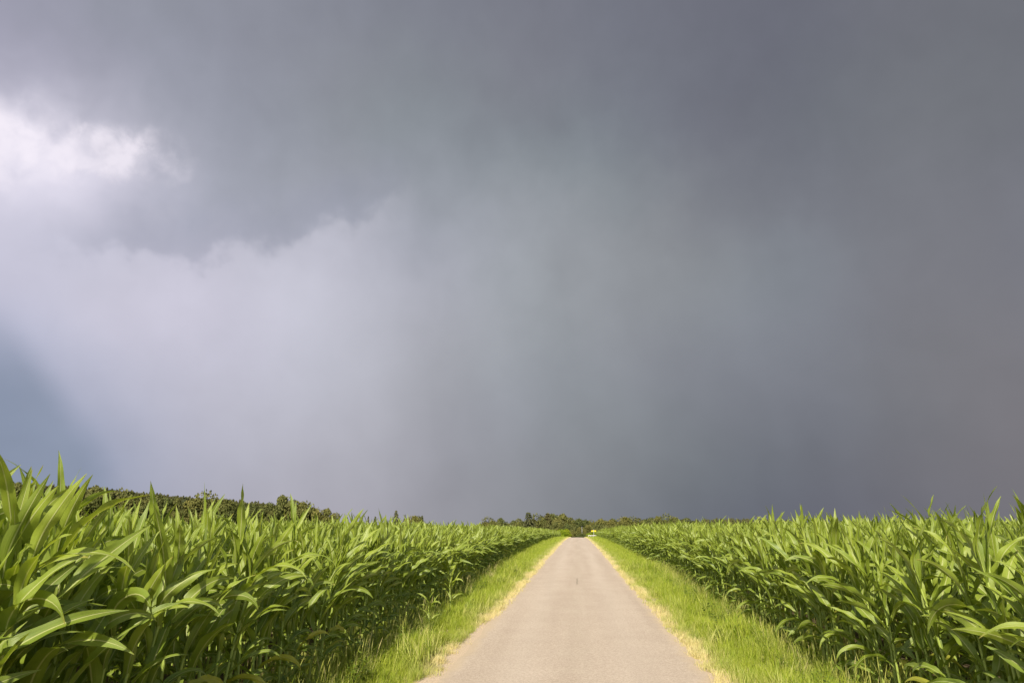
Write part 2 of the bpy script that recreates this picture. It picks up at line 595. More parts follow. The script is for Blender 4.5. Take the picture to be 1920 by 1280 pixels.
def corn_variant(seed, young=False, lowres=False):
    """(stalk arrays, list of leaf arrays with tones); tip about 1.8 m up"""
    r = np.random.default_rng(seed)
    H = r.uniform(1.22, 1.36) if not young else r.uniform(0.35, 0.5)
    lean = np.array([r.normal(0.0, 0.03), r.normal(0.12, 0.04)])
    zs = np.linspace(0, H, 9)
    Pst = np.stack([lean[0] * (zs / H) ** 1.6, lean[1] * (zs / H) ** 1.6, zs], -1)
    nl = 12 if not young else 8
    stalk = tube(Pst, np.linspace(0.0155, 0.0070, 9) * (0.7 if young else 1), 6, cap=False)
    plane = r.uniform(0, math.pi)
    leaves = []
    nseg, ncol = (8, 3) if lowres else (20, 5)
    for k in range(nl):
        f = k / (nl - 1)
        z = H * (0.22 + 0.78 * f ** 0.85)
        q = (z / H) ** 1.6
        b = (lean[0] * q, lean[1] * q, z)
        a = plane + (k % 2) * math.pi + r.normal(0, 0.22)
        wind = r.choice([r.uniform(0.15, 0.5), r.uniform(0.5, 0.85)])
        if f < 0.25:
            L, Wd = r.uniform(0.38, 0.56), r.uniform(0.050, 0.068)
            e0, e1 = R(r.uniform(30, 55)), R(r.uniform(-80, -35))
        elif f < 0.72:
            L, Wd = r.uniform(0.50, 0.74), r.uniform(0.068, 0.098)
            e0, e1 = R(r.uniform(55, 76)), R(r.uniform(-70, 48))
        elif f < 0.9:
            L, Wd = r.uniform(0.46, 0.66), r.uniform(0.066, 0.090)
            e0, e1 = R(r.uniform(68, 86)), R(r.uniform(-10, 72))
            wind *= 0.85
        else:
            L, Wd = r.uniform(0.34, 0.52), r.uniform(0.044, 0.066)
            e0, e1 = R(r.uniform(78, 90)), R(r.uniform(40, 82))
            wind *= 0.6
        if young:
            L, Wd = L * 0.62, Wd * 0.55
            wind *= 0.5
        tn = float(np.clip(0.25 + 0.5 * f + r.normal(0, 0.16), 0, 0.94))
        if f < 0.2 and r.random() < 0.10:
            tn = 0.99
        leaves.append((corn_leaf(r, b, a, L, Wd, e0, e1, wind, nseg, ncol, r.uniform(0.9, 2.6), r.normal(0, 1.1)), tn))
    return stalk, leaves


NV = 26
variants, lowvars = [], []
protos = bpy.data.collections.new('corn_shapes')       # shapes for the two field objects
for s in range(NV):
    st, lv = corn_variant(100 + s)
    me_s = mesh('stalk', *st, attrs=None)
    me_s.materials.append(m_stalk)
    ml = []
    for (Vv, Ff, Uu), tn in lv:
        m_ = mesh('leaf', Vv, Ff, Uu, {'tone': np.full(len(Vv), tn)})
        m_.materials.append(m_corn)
        ml.append(m_)
    variants.append((me_s, ml))
    for low, coll in ((False, 'a'), (True, 'b')):
        st2, lv2 = corn_variant(100 + s, lowres=low)
        mb = MB()
        for (Vv, Ff, Uu), tn in lv2:
            mb.add(Vv, Ff, Uu, tn)
        nlf = sum(len(x) for x in mb.F)
        mb.add(*st2, 0.6)
        m_ = mb.mesh('corn_shape')
        m_.materials.append(m_corn)
        m_.materials.append(m_stalk)
        mi = np.zeros(len(m_.polygons), dtype=np.int32)
        mi[nlf:] = 1
        m_.polygons.foreach_set('material_index', mi)
        lowvars.append((coll, m_))
shape_cols = {}
for coll in 'ab':
    cc = bpy.data.collections.new('corn_shapes_' + coll)
    for k, (q, m_) in enumerate([x for x in lowvars if x[0] == coll]):
        cc.objects.link(bpy.data.objects.new('corn_shape_%02d' % k, m_))
    shape_cols[coll] = cc


def instancer(name, groups, label, cat=None, kind='stuff'):
    """one object that stands a shape on every one of its points; groups = [(collection, pts, rot(n,3), scale(n,3), idx, dry)]"""
    Vs = np.concatenate([g[1] for g in groups])
    me = bpy.data.meshes.new(name)
    me.vertices.add(len(Vs))
    me.vertices.foreach_set('co', Vs.astype(np.float32).ravel())
    for an, col_, ty in (('rot', 2, 'FLOAT_VECTOR'), ('scl', 3, 'FLOAT_VECTOR'), ('idx', 4, 'INT'), ('dry', 5, 'FLOAT')):
        at = me.attributes.new(an, ty, 'POINT')
        data = np.concatenate([g[col_] for g in groups])
        at.data.foreach_set('vector' if ty == 'FLOAT_VECTOR' else 'value',
                            data.astype(np.int32 if ty == 'INT' else np.float32).ravel())
    at = me.attributes.new('grp', 'INT', 'POINT')
    at.data.foreach_set('value', np.concatenate([np.full(len(g[1]), k, dtype=np.int32) for k, g in enumerate(groups)]))
    o = link(name, me)
    ng = bpy.data.node_groups.new(name, 'GeometryNodeTree')
    ng.interface.new_socket('Geometry', in_out='INPUT', socket_type='NodeSocketGeometry')
    ng.interface.new_socket('Geometry', in_out='OUTPUT', socket_type='NodeSocketGeometry')
    gi, go = ng.nodes.new('NodeGroupInput'), ng.nodes.new('NodeGroupOutput')
    jn = ng.nodes.new('GeometryNodeJoinGeometry')

    def named(a, ty):
        n = ng.nodes.new('GeometryNodeInputNamedAttribute')
        n.data_type = ty
        n.inputs[0].default_value = a
        return n.outputs[0]
    for k, g in enumerate(groups):
        ci = ng.nodes.new('GeometryNodeCollectionInfo')
        ci.inputs[0].default_value = g[0]
        ci.inputs[1].default_value = True
        ci.inputs[2].default_value = True
        ip = ng.nodes.new('GeometryNodeInstanceOnPoints')
        cmp_ = ng.nodes.new('FunctionNodeCompare')
        cmp_.data_type = 'INT'
        cmp_.operation = 'EQUAL'
        ng.links.new(named('grp', 'INT'), cmp_.inputs['A'] if cmp_.inputs['A'].enabled else cmp_.inputs[2])
        [s_ for s_ in cmp_.inputs if s_.name == 'B' and s_.enabled][0].default_value = k
        L_ = ng.links
        L_.new([s_ for s_ in cmp_.inputs if s_.name == 'A' and s_.enabled][0], named('grp', 'INT')) if False else None
        for s_ in cmp_.inputs:
            if s_.name == 'A' and s_.enabled and not s_.is_linked:
                L_.new(named('grp', 'INT'), s_)
        L_.new(gi.outputs[0], ip.inputs['Points'])
        L_.new(cmp_.outputs[0], ip.inputs['Selection'])
        L_.new(ci.outputs[0], ip.inputs['Instance'])
        ip.inputs['Pick Instance'].default_value = True
        L_.new(named('idx', 'INT'), ip.inputs['Instance Index'])
        er_ = ng.nodes.new('FunctionNodeEulerToRotation')
        L_.new(named('rot', 'FLOAT_VECTOR'), er_.inputs[0])
        L_.new(er_.outputs[0], ip.inputs['Rotation'])
        L_.new(named('scl', 'FLOAT_VECTOR'), ip.inputs['Scale'])
        L_.new(ip.outputs[0], jn.inputs[0])
    ng.links.new(jn.outputs[0], go.inputs[0])
    md = o.modifiers.new('stand', 'NODES')
    md.node_group = ng
    return tag(o, label, cat, kind=kind)


# where every corn plant stands
CY = R(5.302)


def heightf(y):
    return np.interp(y, [0, 25, 60, 100, 145], [1.0, 1.0, 0.90, 0.80, 0.70])


plants = []      # x, y, row, side
for side in (-1, 1):
    ymax = 139 if side < 0 else 147
    xmax = 130 if side < 0 else 95
    row, off = 0, 0.0
    while off < xmax:
        ylo = -7 if off < 8 else max(0, off * 0.9 if side < 0 else off * 1.4)
        sp = 0.155 if row < 12 else 0.19
        y = np.arange(ylo, ymax, sp)
        y = y + rng.normal(0, 0.03, len(y))
        keep = rng.random(len(y)) < np.interp(y, [0, 30, 60, 145], [0.97, 0.95, 0.75, 0.55]) * (1.0 if row < 8 else 0.8)
        y = y[keep]
        e = left_edge(y) if side < 0 else right_edge(y)
        x = e + side * off + rng.normal(0, 0.035, len(y))
        plants.append(np.stack([x, y, np.full(len(y), row), np.full(len(y), side)], -1))
        row += 1
        off = row * 0.70
plants = np.concatenate(plants)
x, y = plants[:, 0], plants[:, 1]
ca, sa = math.cos(CY), math.sin(CY)
rx, fy = x * ca + y * sa, -x * sa + y * ca      # right of / ahead of the camera
inview = (fy > 0.5) & (np.abs(rx) < fy * 0.80 + 1.2)
shade = (y < 9) & (np.abs(x) < 8)
plants = plants[inview | shade]
x, y = plants[:, 0], plants[:, 1]
rx, fy = x * ca + y * sa, -x * sa + y * ca
vis = (fy > 2.4) & (np.abs(rx) < fy * 0.735 + 0.1)
score = np.where(vis, np.hypot(x, y) * (1 + 0.10 * plants[:, 2]), 1e9)
order = np.argsort(score)[:292]
single = np.zeros(len(plants), bool)
single[order] = True
hf = heightf(y) * np.clip(rng.normal(1, 0.065, len(y)), 0.78, 1.14) * np.where(plants[:, 2] == 0, 0.96, 1.0) * np.where(plants[:, 3] > 0, 1.015 + 0.01 * smooth((y - 6) / 10), 1.06 - 0.085 * smooth((y - 6) / 12))
hf = hf * (1 + 0.05 * np.sin(x * 0.35 + 1) * np.sin(y * 0.21))
# the plants nearest the camera on the left stand a little higher
hf = np.where((plants[:, 3] < 0) & (y < 7), hf * 1.05, hf)
rots = np.stack([rng.normal(0, 0.045, len(y)), rng.normal(0, 0.045, len(y)), rng.normal(-0.04, 0.42, len(y))], -1)
zz = ground_z(x, y)
vidx = rng.integers(0, NV, len(y))


def add_plant(loc, rot, sc, v, label, group, name='corn_plant', cat='corn plant'):
    root = empty(name, loc)
    root.rotation_euler = rot
    root.scale = sc
    tag(root, label, cat, group)
    me_s, ml = variants[v]
    link('stalk', me_s, None, root)
    for m_ in ml:
        link('leaf', m_, None, root)
    return root


def corn_label(x, y, row, side):
    s = 'left' if side < 0 else 'right'
    if side < 0:
        near = 'beside the camera' if y < 5 else ('in the near corner' if y < 8 else 'farther along')
    else:
        near = 'beside the camera' if y < 6.5 else ('in the near corner' if y < 10 else 'farther along')
    if row == 0:
        t = {'beside the camera': 'tall green corn plant in the edge row of the %s field, closest to the viewer',
             'in the near corner': 'green corn plant in the edge row of the %s field, over the near verge',
             'farther along': 'windblown corn plant in the edge row of the %s field, farther along the road'}[near] % s
    elif row == 1:
        t = {'beside the camera': 'green corn plant just behind the edge row of the %s field, closest to the viewer',
             'in the near corner': 'green corn plant in the second row of the %s field, behind the near verge',
             'farther along': 'windblown corn plant in the second row of the %s field, farther along the road'}[near] % s
    else:
        t = {'beside the camera': 'corn plant deep behind the front rows of the %s field, closest to the viewer',
             'in the near corner': 'corn plant deep behind the near front rows of the %s field, leaf tips showing',
             'farther along': 'corn plant deep in the %s field, farther back, only leaf tips showing'}[near] % s
    return t


for i in np.nonzero(single)[0]:
    xx, yy, row, side = plants[i]
    lb = corn_label(xx, yy, int(row), side)
    add_plant((xx, yy, zz[i]), rots[i], (hf[i], hf[i], hf[i]), int(vidx[i]), lb,
              lb.replace('corn plant', 'corn plants'))
# the clump that stands out above the rest at the left edge of the view
for k, (xx, yy, s_, v, lb) in enumerate([
        (-3.02, 3.38, 1.29, 3, 'tallest corn plant, its upright leaf tip rising against the sky at the far left'),
        (-3.22, 3.35, 1.22, 7, 'tall corn plant with broad leaves just left of the tallest one'),
        (-3.55, 3.95, 1.10, 15, 'tall corn plant deep behind the tallest one, its leaf tips bent over'),
        (-3.45, 4.35, 1.12, 20, 'tall corn plant filling in behind the right side of the tallest one'),
        (-2.98, 3.75, 1.22, 11, 'tall corn plant with leaves streaming right, just right of the tallest one')]):
    add_plant((xx, yy, float(ground_z(xx, yy))), (0, 0.02, -0.1 + 0.1 * k), (s_, s_, s_), v, lb, 'tall corn clump at the far left')

for side, nm in ((-1, 'left'), (1, 'right')):
    gr = []
    for coll, lo, hi_ in (('a', 0, 16), ('b', 16, 1e9)):
        d = np.hypot(x, y)
        s_ = (~single) & (plants[:, 3] == side) & (d >= lo) & (d < hi_)
        sc3 = np.stack([hf[s_]] * 3, -1)
        if coll == 'b':
            sc3[:, :2] *= 1.12
        gr.append((shape_cols[coll], np.stack([x[s_], y[s_], zz[s_]], -1), rots[s_], sc3, vidx[s_], np.zeros(s_.sum())))
    instancer('corn_crop', gr, {'left': 'dense green corn filling the field left of the road back to the skyline',
                                'right': 'dense green corn filling the field right of the road back to the skyline'}[nm], 'corn field')

# young pale corn that sprouted in the left verge
yv = []
for s in range(3):
    st, lv = corn_variant(400 + s, young=True)
    me_s = mesh('stalk', *st)
    me_s.materials.append(m_stalk)
    ml = []
    for (Vv, Ff, Uu), tn in lv:
        m_ = mesh('leaf', Vv, Ff, Uu, {'tone': np.full(len(Vv), 0.9)})
        m_.materials.append(m_corn)
        ml.append(m_)
    yv.append((me_s, ml))
nfull = len(variants)
variants += yv
for (xx, yy, s_, v, lb) in [(-2.72, 15.2, 2.5, 0, 'pale green young corn plant, largest of those sprouting in the left verge'),
                            (-2.55, 14.3, 1.3, 1, 'short young corn plant in the left verge, nearer than the largest one'),
                            (-2.85, 17.0, 1.8, 2, 'young corn plant against the left corn, just beyond the largest one'),
                            (-2.45, 11.8, 0.95, 1, 'lone small corn shoot low in the near left verge grass')]:
    add_plant((xx, yy, float(ground_z(xx, yy))), (0, 0, 0.4 * v), (s_,) * 3, nfull + v, lb, 'young corn in the left verge', 'young_corn_plant', 'corn plant')

# ------------------------------------------------------------------ verge grass
m_grass = material('verge_grass')
tone = attr('tone')
dry = attr('dry', 'INSTANCER')
rnd = objrandom()
c = mix(tone * 0.6 + rnd * 0.4, (0.145, 0.225, 0.014), (0.385, 0.435, 0.028))
c = mix(E.m('MULTIPLY', dry + (tone - 0.5) * 0.55, 1.0, clamp=True), c, (0.70, 0.60, 0.33))
finish(c, 0.55, 0.25, 0.35, mix(1.0, c, (1.35, 1.35, 0.6), 'MULTIPLY'))
m_weed = material('weed_leaf')
tone = attr('tone')
c = mix(tone, (0.09, 0.15, 0.02), (0.21, 0.28, 0.035))
finish(c, 0.5, 0.3, 0.3)


def blade(r, x0, y0, L, Wd, lean, flat=0.0, ns=4):
    a = r.uniform(0, 2 * math.pi)
    d = np.array([math.cos(a), math.sin(a)]) * lean + np.array([0.05, 0.28]) * (1 - flat)
    e1 = r.uniform(0.6, 1.5)
    V_ = []
    side = np.array([-math.sin(a), math.cos(a), 0]) * Wd * 0.5
    if flat > 0.5:
        z0 = 0.004
    for i in range(ns + 1):
        t = i / ns
        h = L * (t * (1 - 0.25 * t * e1) * (1 - flat) + 0.06 * flat * math.sin(3.1 * t))
        o = L * (t ** (1.7 - flat * 0.7)) * d
        w_ = side * (1 - t ** 1.6) + side * 0.06
        V_ += [np.array([x0 + o[0], y0 + o[1], h]) - w_, np.array([x0 + o[0], y0 + o[1], h]) + w_]
    F_ = [(2 * i, 2 * i + 1, 2 * i + 3, 2 * i + 2) for i in range(ns)]
    return V_, F_


def tufts(cname, mat, n, nb, L, Wd, rad, lean, flat=0.0, seeds=0.0):
    cc = bpy.data.collections.new(cname)
    for k in range(n):
        r = np.random.default_rng(900 + k + len(cname))
        mb = MB()
        for j in range(nb):
            a, q = r.uniform(0, 6.28), rad * math.sqrt(r.random())
            l = L * r.uniform(0.5, 1.15)
            mb.add(*blade(r, q * math.cos(a), q * math.sin(a), l, Wd * r.uniform(0.7, 1.3), r.uniform(0.1, lean), flat), tone=r.random())
            if seeds and r.random() < seeds:      # seed heads
                h = l * 1.25
                dxy = r.normal(0, 0.10, 2) + (0.02, 0.1)
                pts_ = [(q * math.cos(a) + dxy[0] * h * t * t, q * math.sin(a) + dxy[1] * h * t * t, h * t) for t in (0, 0.4, 0.75, 0.85, 1.0)]
                mb.add(*tube(pts_, [0.0012, 0.001, 0.001, 0.004, 0.0008], 4, cap=False), tone=1.0)
        m_ = mb.mesh(cname)
        m_.materials.append(mat)
        cc.objects.link(bpy.data.objects.new('%s_%02d' % (cname, k), m_))
    return cc


t_mid = tufts('tuft_mid', m_grass, 8, 34, 0.20, 0.0055, 0.10, 0.5)
t_tall = tufts('tuft_tall', m_grass, 8, 30, 0.40, 0.007, 0.12, 0.45, seeds=0.07)
t_low = tufts('tuft_low', m_grass, 8, 34, 0.11, 0.0045, 0.10, 1.0)
t_flat = tufts('tuft_flat', m_grass, 8, 16, 0.13, 0.004, 0.12, 1.0, flat=0.85)
t_far = tufts('tuft_wide', m_grass, 6, 22, 0.27, 0.016, 0.20, 0.5)
wc = bpy.data.collections.new('weed_shapes')
for k in range(5):
    r = np.random.default_rng(70 + k)
    mb = MB()
    for j in range(3):
        st_ = [(0, 0, 0)]
        d_ = r.normal(0, 0.25, 2)
        H_ = r.uniform(0.15, 0.34)
        pts_ = [(d_[0] * H_ * t, d_[1] * H_ * t + 0.05 * t, H_ * t) for t in np.linspace(0, 1, 4)]
        mb.add(*tube(pts_, [0.003, 0.0025, 0.002, 0.001], 4, cap=False), tone=0.8)
        for l in range(9):
            t = r.uniform(0.2, 1)
            a = r.uniform(0, 6.28)
            c0 = np.array([d_[0] * H_ * t, d_[1] * H_ * t + 0.05 * t, H_ * t])
            dv = np.array([math.cos(a), math.sin(a), r.uniform(-0.2, 0.5)])
            sv = np.array([-math.sin(a), math.cos(a), 0]) * 0.014
            ln = r.uniform(0.035, 0.07)
            mb.add([c0, c0 + dv * ln * 0.45 - sv, c0 + dv * ln, c0 + dv * ln * 0.45 + sv], [(0, 1, 2, 3)], tone=r.random())
    m_ = mb.mesh('weed_shape', False)
    m_.materials.append(m_weed)
    wc.objects.link(bpy.data.objects.new('weed_shape_%02d' % k, m_))


def patchy(x, y, s, seed=0):
    return 0.5 + 0.25 * (np.sin(x * s * 1.7 + seed) * np.cos(y * s + 2 * seed) + np.sin(x * s * 0.6 - y * s * 1.3 + seed * 3)) 


def scatter(side, y0, y1, dens, pick):
    road = RL if side < 0 else RR
    n = int((y1 - y0) * 3.2 * dens)
    y = rng.uniform(y0, y1, n)
    u = rng.uniform(0, 1, n)
    edge = left_edge(y) if side < 0 else right_edge(y)
    wd = np.abs(edge - road) + 0.5
    x = road + side * (u * 3.2)
    ok = u * 3.2 < wd
    y, x, wd = y[ok], x[ok], wd[ok]
    d = np.abs(x - road) - 0.0
    return x, y, d, wd - 0.5


def pack(coll, ncol, x, y, sc, dry_, tilt=0.1):
    n = len(x)
    rot = np.stack([rng.normal(0, tilt, n), rng.normal(0, tilt, n), rng.uniform(-0.9, 0.9, n)], -1)
    return (coll, np.stack([x, y, ground_z(x, y) - 0.004], -1), rot, np.stack([sc] * 3, -1), rng.integers(0, ncol, n), dry_)


for side, nm in ((-1, 'left'), (1, 'right')):
    G, D, Wd_ = [], [], []
    for y0, y1, dens, s_ in ((4, 14, 130, 1.0), (14, 30, 80, 1.15), (30, 62, 22, 1.0), (62, 165, 9, 1.2)):
        x, y, d, wd = scatter(side, y0, y1, dens, 0)
        f = d / wd
        pt = patchy(x, y, 1.3, 1 + side)
        pt2 = patchy(x, y, 4.5, 2 + side)
        dryv = np.clip(1.05 - d / 0.45 + (pt - 0.5) * 0.9 + (pt2 - 0.5) * 0.6 + 0.22 * (y0 >= 30), 0, 1)
        if side < 0:
            bare = (d < 0.17 + 0.16 * (pt2 - 0.5)) & (y < 13)      # sandy strip beside the asphalt
        else:
            bare = (d < 0.03)
        rnd_ = rng.random(len(x))
        if y1 <= 30:
            low = (~bare) & (dryv > 0.45) & (rnd_ < 0.8)
            mid = (~bare) & (dryv <= 0.45) & (f < 0.72) & (rnd_ < 0.9)
            tall = (~bare) & (((f >= 0.62) & (rnd_ < 0.40)) | ((pt2 > 0.72) & (f > 0.3) & (rnd_ > 0.93)))
            G.append(pack(t_low, 8, x[low], y[low], s_ * rng.uniform(0.7, 1.3, low.sum()), dryv[low] * 0.9))
            G.append(pack(t_mid, 8, x[mid], y[mid], s_ * rng.uniform(0.65, 1.2, mid.sum()) * (0.35 + 1.3 * pt[mid]) * (1.0 + 0.5 * (pt2[mid] > 0.68)), dryv[mid] * 0.6))
            G.append(pack(t_tall, 8, x[tall], y[tall], rng.uniform(0.6, 1.15, tall.sum()), dryv[tall] * 0 + rng.choice([0.0, 0.1, 0.5], tall.sum(), p=[0.7, 0.2, 0.1])))
            if side < 0:      # shaggy weeds bulge out of the corn
                bulge = (y > 10) & (y < 24) & (d > 0.62 + 0.45 * pt2 - 0.25 * np.sin(y * 0.9)) & (rnd_ < 0.62)
                tall = tall | (bulge & ~mid)
            fl = (d > -0.03) & (d < 0.75) & (rnd_ < 0.55) & ~(bare & (rnd_ > 0.06))
            D.append(pack(t_flat, 8, x[fl], y[fl], rng.uniform(0.6, 1.3, fl.sum()), np.full(fl.sum(), 1.0), 0.03))
            wk = (f > 0.55) & (f < 1.2) & (rnd_ > 0.80) | (f > 0.25) & (pt > 0.7) & (rnd_ > 0.9)
            Wd_.append(pack(wc, 5, x[wk], y[wk], rng.uniform(0.6, 1.3, wk.sum()), np.zeros(wk.sum())))
        else:
            sc = s_ * rng.uniform(0.6, 1.2, len(x)) * np.where(f > 0.75, 1.25, np.where(dryv > 0.5, 0.55, 0.85))
            k = ~bare
            G.append(pack(t_far, 6, x[k], y[k], sc[k], dryv[k] * 0.8))
    instancer('grass', G, 'bright green and straw-tipped grass on the verge %s of the road' % nm)
    instancer('dry_grass', D, 'flattened straw-coloured dry grass along the %s asphalt edge' % nm)
    instancer('weeds', Wd_, 'leafy dark green weeds at the foot of the %s corn' % nm)

# ------------------------------------------------------------------ trees
def leaf_mat(name, a, b, tr=0.15):
    m = material(name)
    t = attr('tone')
    r_ = objrandom()
    cc = mix(t, a, b)
    cc = mix(r_, mix(1.0, cc, (0.80, 0.86, 0.82), 'MULTIPLY'), mix(1.0, cc, (1.28, 1.15, 0.95), 'MULTIPLY'))
    finish(cc, 0.8, 0.1, tr, mix(1.0, cc, (1.2, 1.2, 0.6), 'MULTIPLY'))
    return m


m_broad = leaf_mat('broadleaf_foliage', (0.078, 0.094, 0.030), (0.155, 0.155, 0.052))
m_conif = leaf_mat('needle_foliage', (0.070, 0.080, 0.038), (0.140, 0.135, 0.062), 0.08)
m_shrub = leaf_mat('bright_shrub_foliage', (0.17, 0.24, 0.02), (0.34, 0.40, 0.03), 0.3)
m_bark = material('bark')
c = mix(noise(E(N('ShaderNodeTexCoord').outputs['Object']), 6.0, 4), (0.06, 0.045, 0.03), (0.13, 0.10, 0.075))
finish(c, 0.9, 0.1)


def leafcards(mb, r, P_, Nrm, size, tone_):
    n = len(P_)
    q = Nrm + r.normal(0, 0.65, (n, 3))
    q /= np.linalg.norm(q, axis=1)[:, None] + 1e-9
    a = np.cross(q, r.normal(size=(n, 3)))
    a /= np.linalg.norm(a, axis=1)[:, None] + 1e-9
    b = np.cross(q, a)
    s = (size * r.uniform(0.6, 1.3, n))[:, None]
    V_ = np.stack([P_ - a * s, P_ - b * s * 0.7, P_ + a * s, P_ + b * s * 0.7], 1).reshape(-1, 3)
    F_ = np.arange(4 * n).reshape(-1, 4)
    mb.add(V_, F_, None, np.repeat(tone_, 4))


def crown_mesh(seed, nl=1, leaf=0.030, n=5200, shrub=False):
    """crown of unit height and unit width standing on z=0 (trunk top inside)"""
    r = np.random.default_rng(seed)
    mb = MB()
    lumps = [(0, 0, 0.60, 0.34)]
    for k in range(11):
        a = r.uniform(0, 6.28)
        z = r.uniform(0.18, 0.80)
        q = 0.36 * math.sqrt(max(0.05, 1 - ((z - 0.5) / 0.5) ** 2)) * r.uniform(0.7, 1.1)
        q *= 0.5 if z > 0.66 else 1.0
        lumps.append((q * math.cos(a), q * math.sin(a), z, r.uniform(0.15, 0.25)))
    if shrub:
        lumps = [(a_, b_, z_ * 0.75, r_) for a_, b_, z_, r_ in lumps]
    per = n // len(lumps)
    for (cx, cy, cz, rr) in lumps:
        d = r.normal(size=(per, 3))
        d /= np.linalg.norm(d, axis=1)[:, None]
        rad = rr * (r.uniform(0.78, 1.0, per) + 0.10 * np.sin(d[:, 0] * 9 + cz * 20) * np.sin(d[:, 2] * 8))
        P_ = np.array([cx, cy, cz]) + d * rad[:, None] * np.array([1, 1, 0.82])
        P_[:, 2] = np.maximum(P_[:, 2], 0.02)
        lt = r.normal(0, 0.15)
        leafcards(mb, r, P_, d, leaf, np.clip(0.5 + lt + r.normal(0, 0.18, per), 0, 1))
    A = np.concatenate(mb.V)
    zt, wx = np.percentile(A[:, 2], 99.7), np.percentile(np.abs(A[:, :2]), 98) * 2
    mb.V = [v / np.array([wx, wx, zt]) for v in mb.V]
    return mb.mesh('crown', False)


def conifer_mesh(seed, n=1500):
    r = np.random.default_rng(seed)
    mb = MB()
    tiers = 15
    for k in range(tiers):
        z = 0.08 + 0.90 * k / tiers
        rad = 0.5 * (1 - z) ** 0.68 * r.uniform(0.8, 1.15)
        nb = 9
        for j in range(nb):
            a = 6.28 * j / nb + r.uniform(-0.3, 0.3)
            m_ = n // (tiers * nb)
            t = r.uniform(0.05, 1, m_) ** 0.7
            rr = rad * r.uniform(0.75, 1.15)
            P_ = np.stack([t * rr * math.cos(a), t * rr * math.sin(a), z + 0.03 - t * rr * 0.22 + r.normal(0, 0.008, m_)], -1)
            nr = np.tile([math.cos(a) * 0.5, math.sin(a) * 0.5, 0.8], (m_, 1))
            leafcards(mb, r, P_, nr, 0.034, np.clip(0.45 + r.normal(0, 0.22, m_), 0, 1))
    return mb.mesh('crown', False)


def trunk_mesh(seed, conif=False):
    r = np.random.default_rng(seed)
    mb = MB()
    pts_ = [(0.01 * r.normal(), 0.01 * r.normal(), z) for z in (0, 0.2, 0.45, 0.7, 0.97 if conif else 0.85)]
    mb.add(*tube(pts_, [0.026, 0.02, 0.015, 0.009, 0.003], 7))
    if not conif:
        for k in range(6):
            a, z = r.uniform(0, 6.28), r.uniform(0.22, 0.55)
            l = r.uniform(0.22, 0.36)
            mb.add(*tube([(0, 0, z), (l * 0.5 * math.cos(a), l * 0.5 * math.sin(a), z + 0.10), (l * math.cos(a), l * math.sin(a), z + 0.24)], [0.011, 0.007, 0.003], 5))
    return mb.mesh('trunk')


crowns = [crown_mesh(20 + k) for k in range(5)]
conifs = [conifer_mesh(40 + k) for k in range(3)]
for m_ in crowns: m_.materials.append(m_broad)
for m_ in conifs: m_.materials.append(m_conif)
trunks = [trunk_mesh(60), trunk_mesh(61, True)]
for m_ in trunks: m_.materials.append(m_bark)


def tree(azd, D, top, width, kind, label, group=None, extra=1.25):
    a = R(azd)
    x_, y_ = D * math.sin(a), D * math.cos(a)
    g = float(ground_z(x_, y_))
    h = top - g
    con = kind == 9
    root = empty('conifer_tree' if con else 'broadleaf_tree', (x_, y_, g - 0.2), random.uniform(0, 6.28))
    wd = max(width * extra, h * (0.85 if con else 0.80))
    if D < 240 and con: wd = max(width * 2.2, h * 0.24)
    tag(root, label, 'tree', group)
    cr = link('crown', conifs[random.randrange(3)] if con else crowns[kind], None, root)
    tr = link('trunk', trunks[1 if con else 0], None, root)
    for o in (cr, tr):
        o.scale = (wd, wd, h)
    if not con:
        cr.scale = (wd, wd, h * 1.0)
    tr.scale = (h * 0.8, h * 0.8, h * 0.95)
    return root


CENTRAL = [(-7.25, 335, 4.9, 6.8, 0), (-6.12, 335, 4.7, 6.3, 1), (-4.78, 335, 4.4, 5.6, 2), (-3.96, 330, 8.0, 3.3, 9), (-3.23, 335, 6.2, 8.6, 0), (-2.23, 335, 6.7, 6.1, 3), (-2.41, 332, 7.7, 2.3, 9), (-1.16, 328, 6.5, 9.1, 1), (-0.43, 335, 4.9, 5.0, 2), (0.13, 335, 4.4, 5.0, 3), (0.6, 335, 3.9, 4.0, 4), (1.07, 335, 3.4, 4.5, 0), (1.8, 335, 4.4, 5.5, 1), (2.48, 335, 3.9, 5.0, 2), (2.9, 340, 4.4, 4.5, 4), (3.66, 335, 5.2, 6.5, 3), (4.42, 338, 4.9, 6.0, 0), (5.05, 335, 4.6, 4.5, 2), (5.67, 340, 4.9, 4.5, 4), (6.3, 335, 5.4, 5.0, 1), (7.04, 335, 6.1, 6.9, 0), (7.62, 340, 5.1, 4.4, 3), (8.4, 330, 4.6, 6.4, 4), (9.17, 335, 3.4, 4.9, 2)]
LOWER = [(-0.8, 300, 2.3, 4.0, 4), (-0.28, 290, 1.7, 3.5, 2), (0.24, 285, 1.0, 2.9, 2), (0.73, 300, 1.9, 3.7, 1), (1.28, 300, 1.2, 3.3, 1), (1.79, 305, 2.3, 3.0, 3), (-0.47, 262, 0.0, 2.9, 0), (-0.07, 255, -0.4, 3.4, 4), (0.31, 250, -0.9, 2.9, 1), (-1.3, 305, 2.0, 3.3, 0), (-1.82, 310, 3.0, 4.1, 1), (2.3, 310, 2.0, 3.9, 3), (2.97, 310, 2.3, 3.6, 4)]
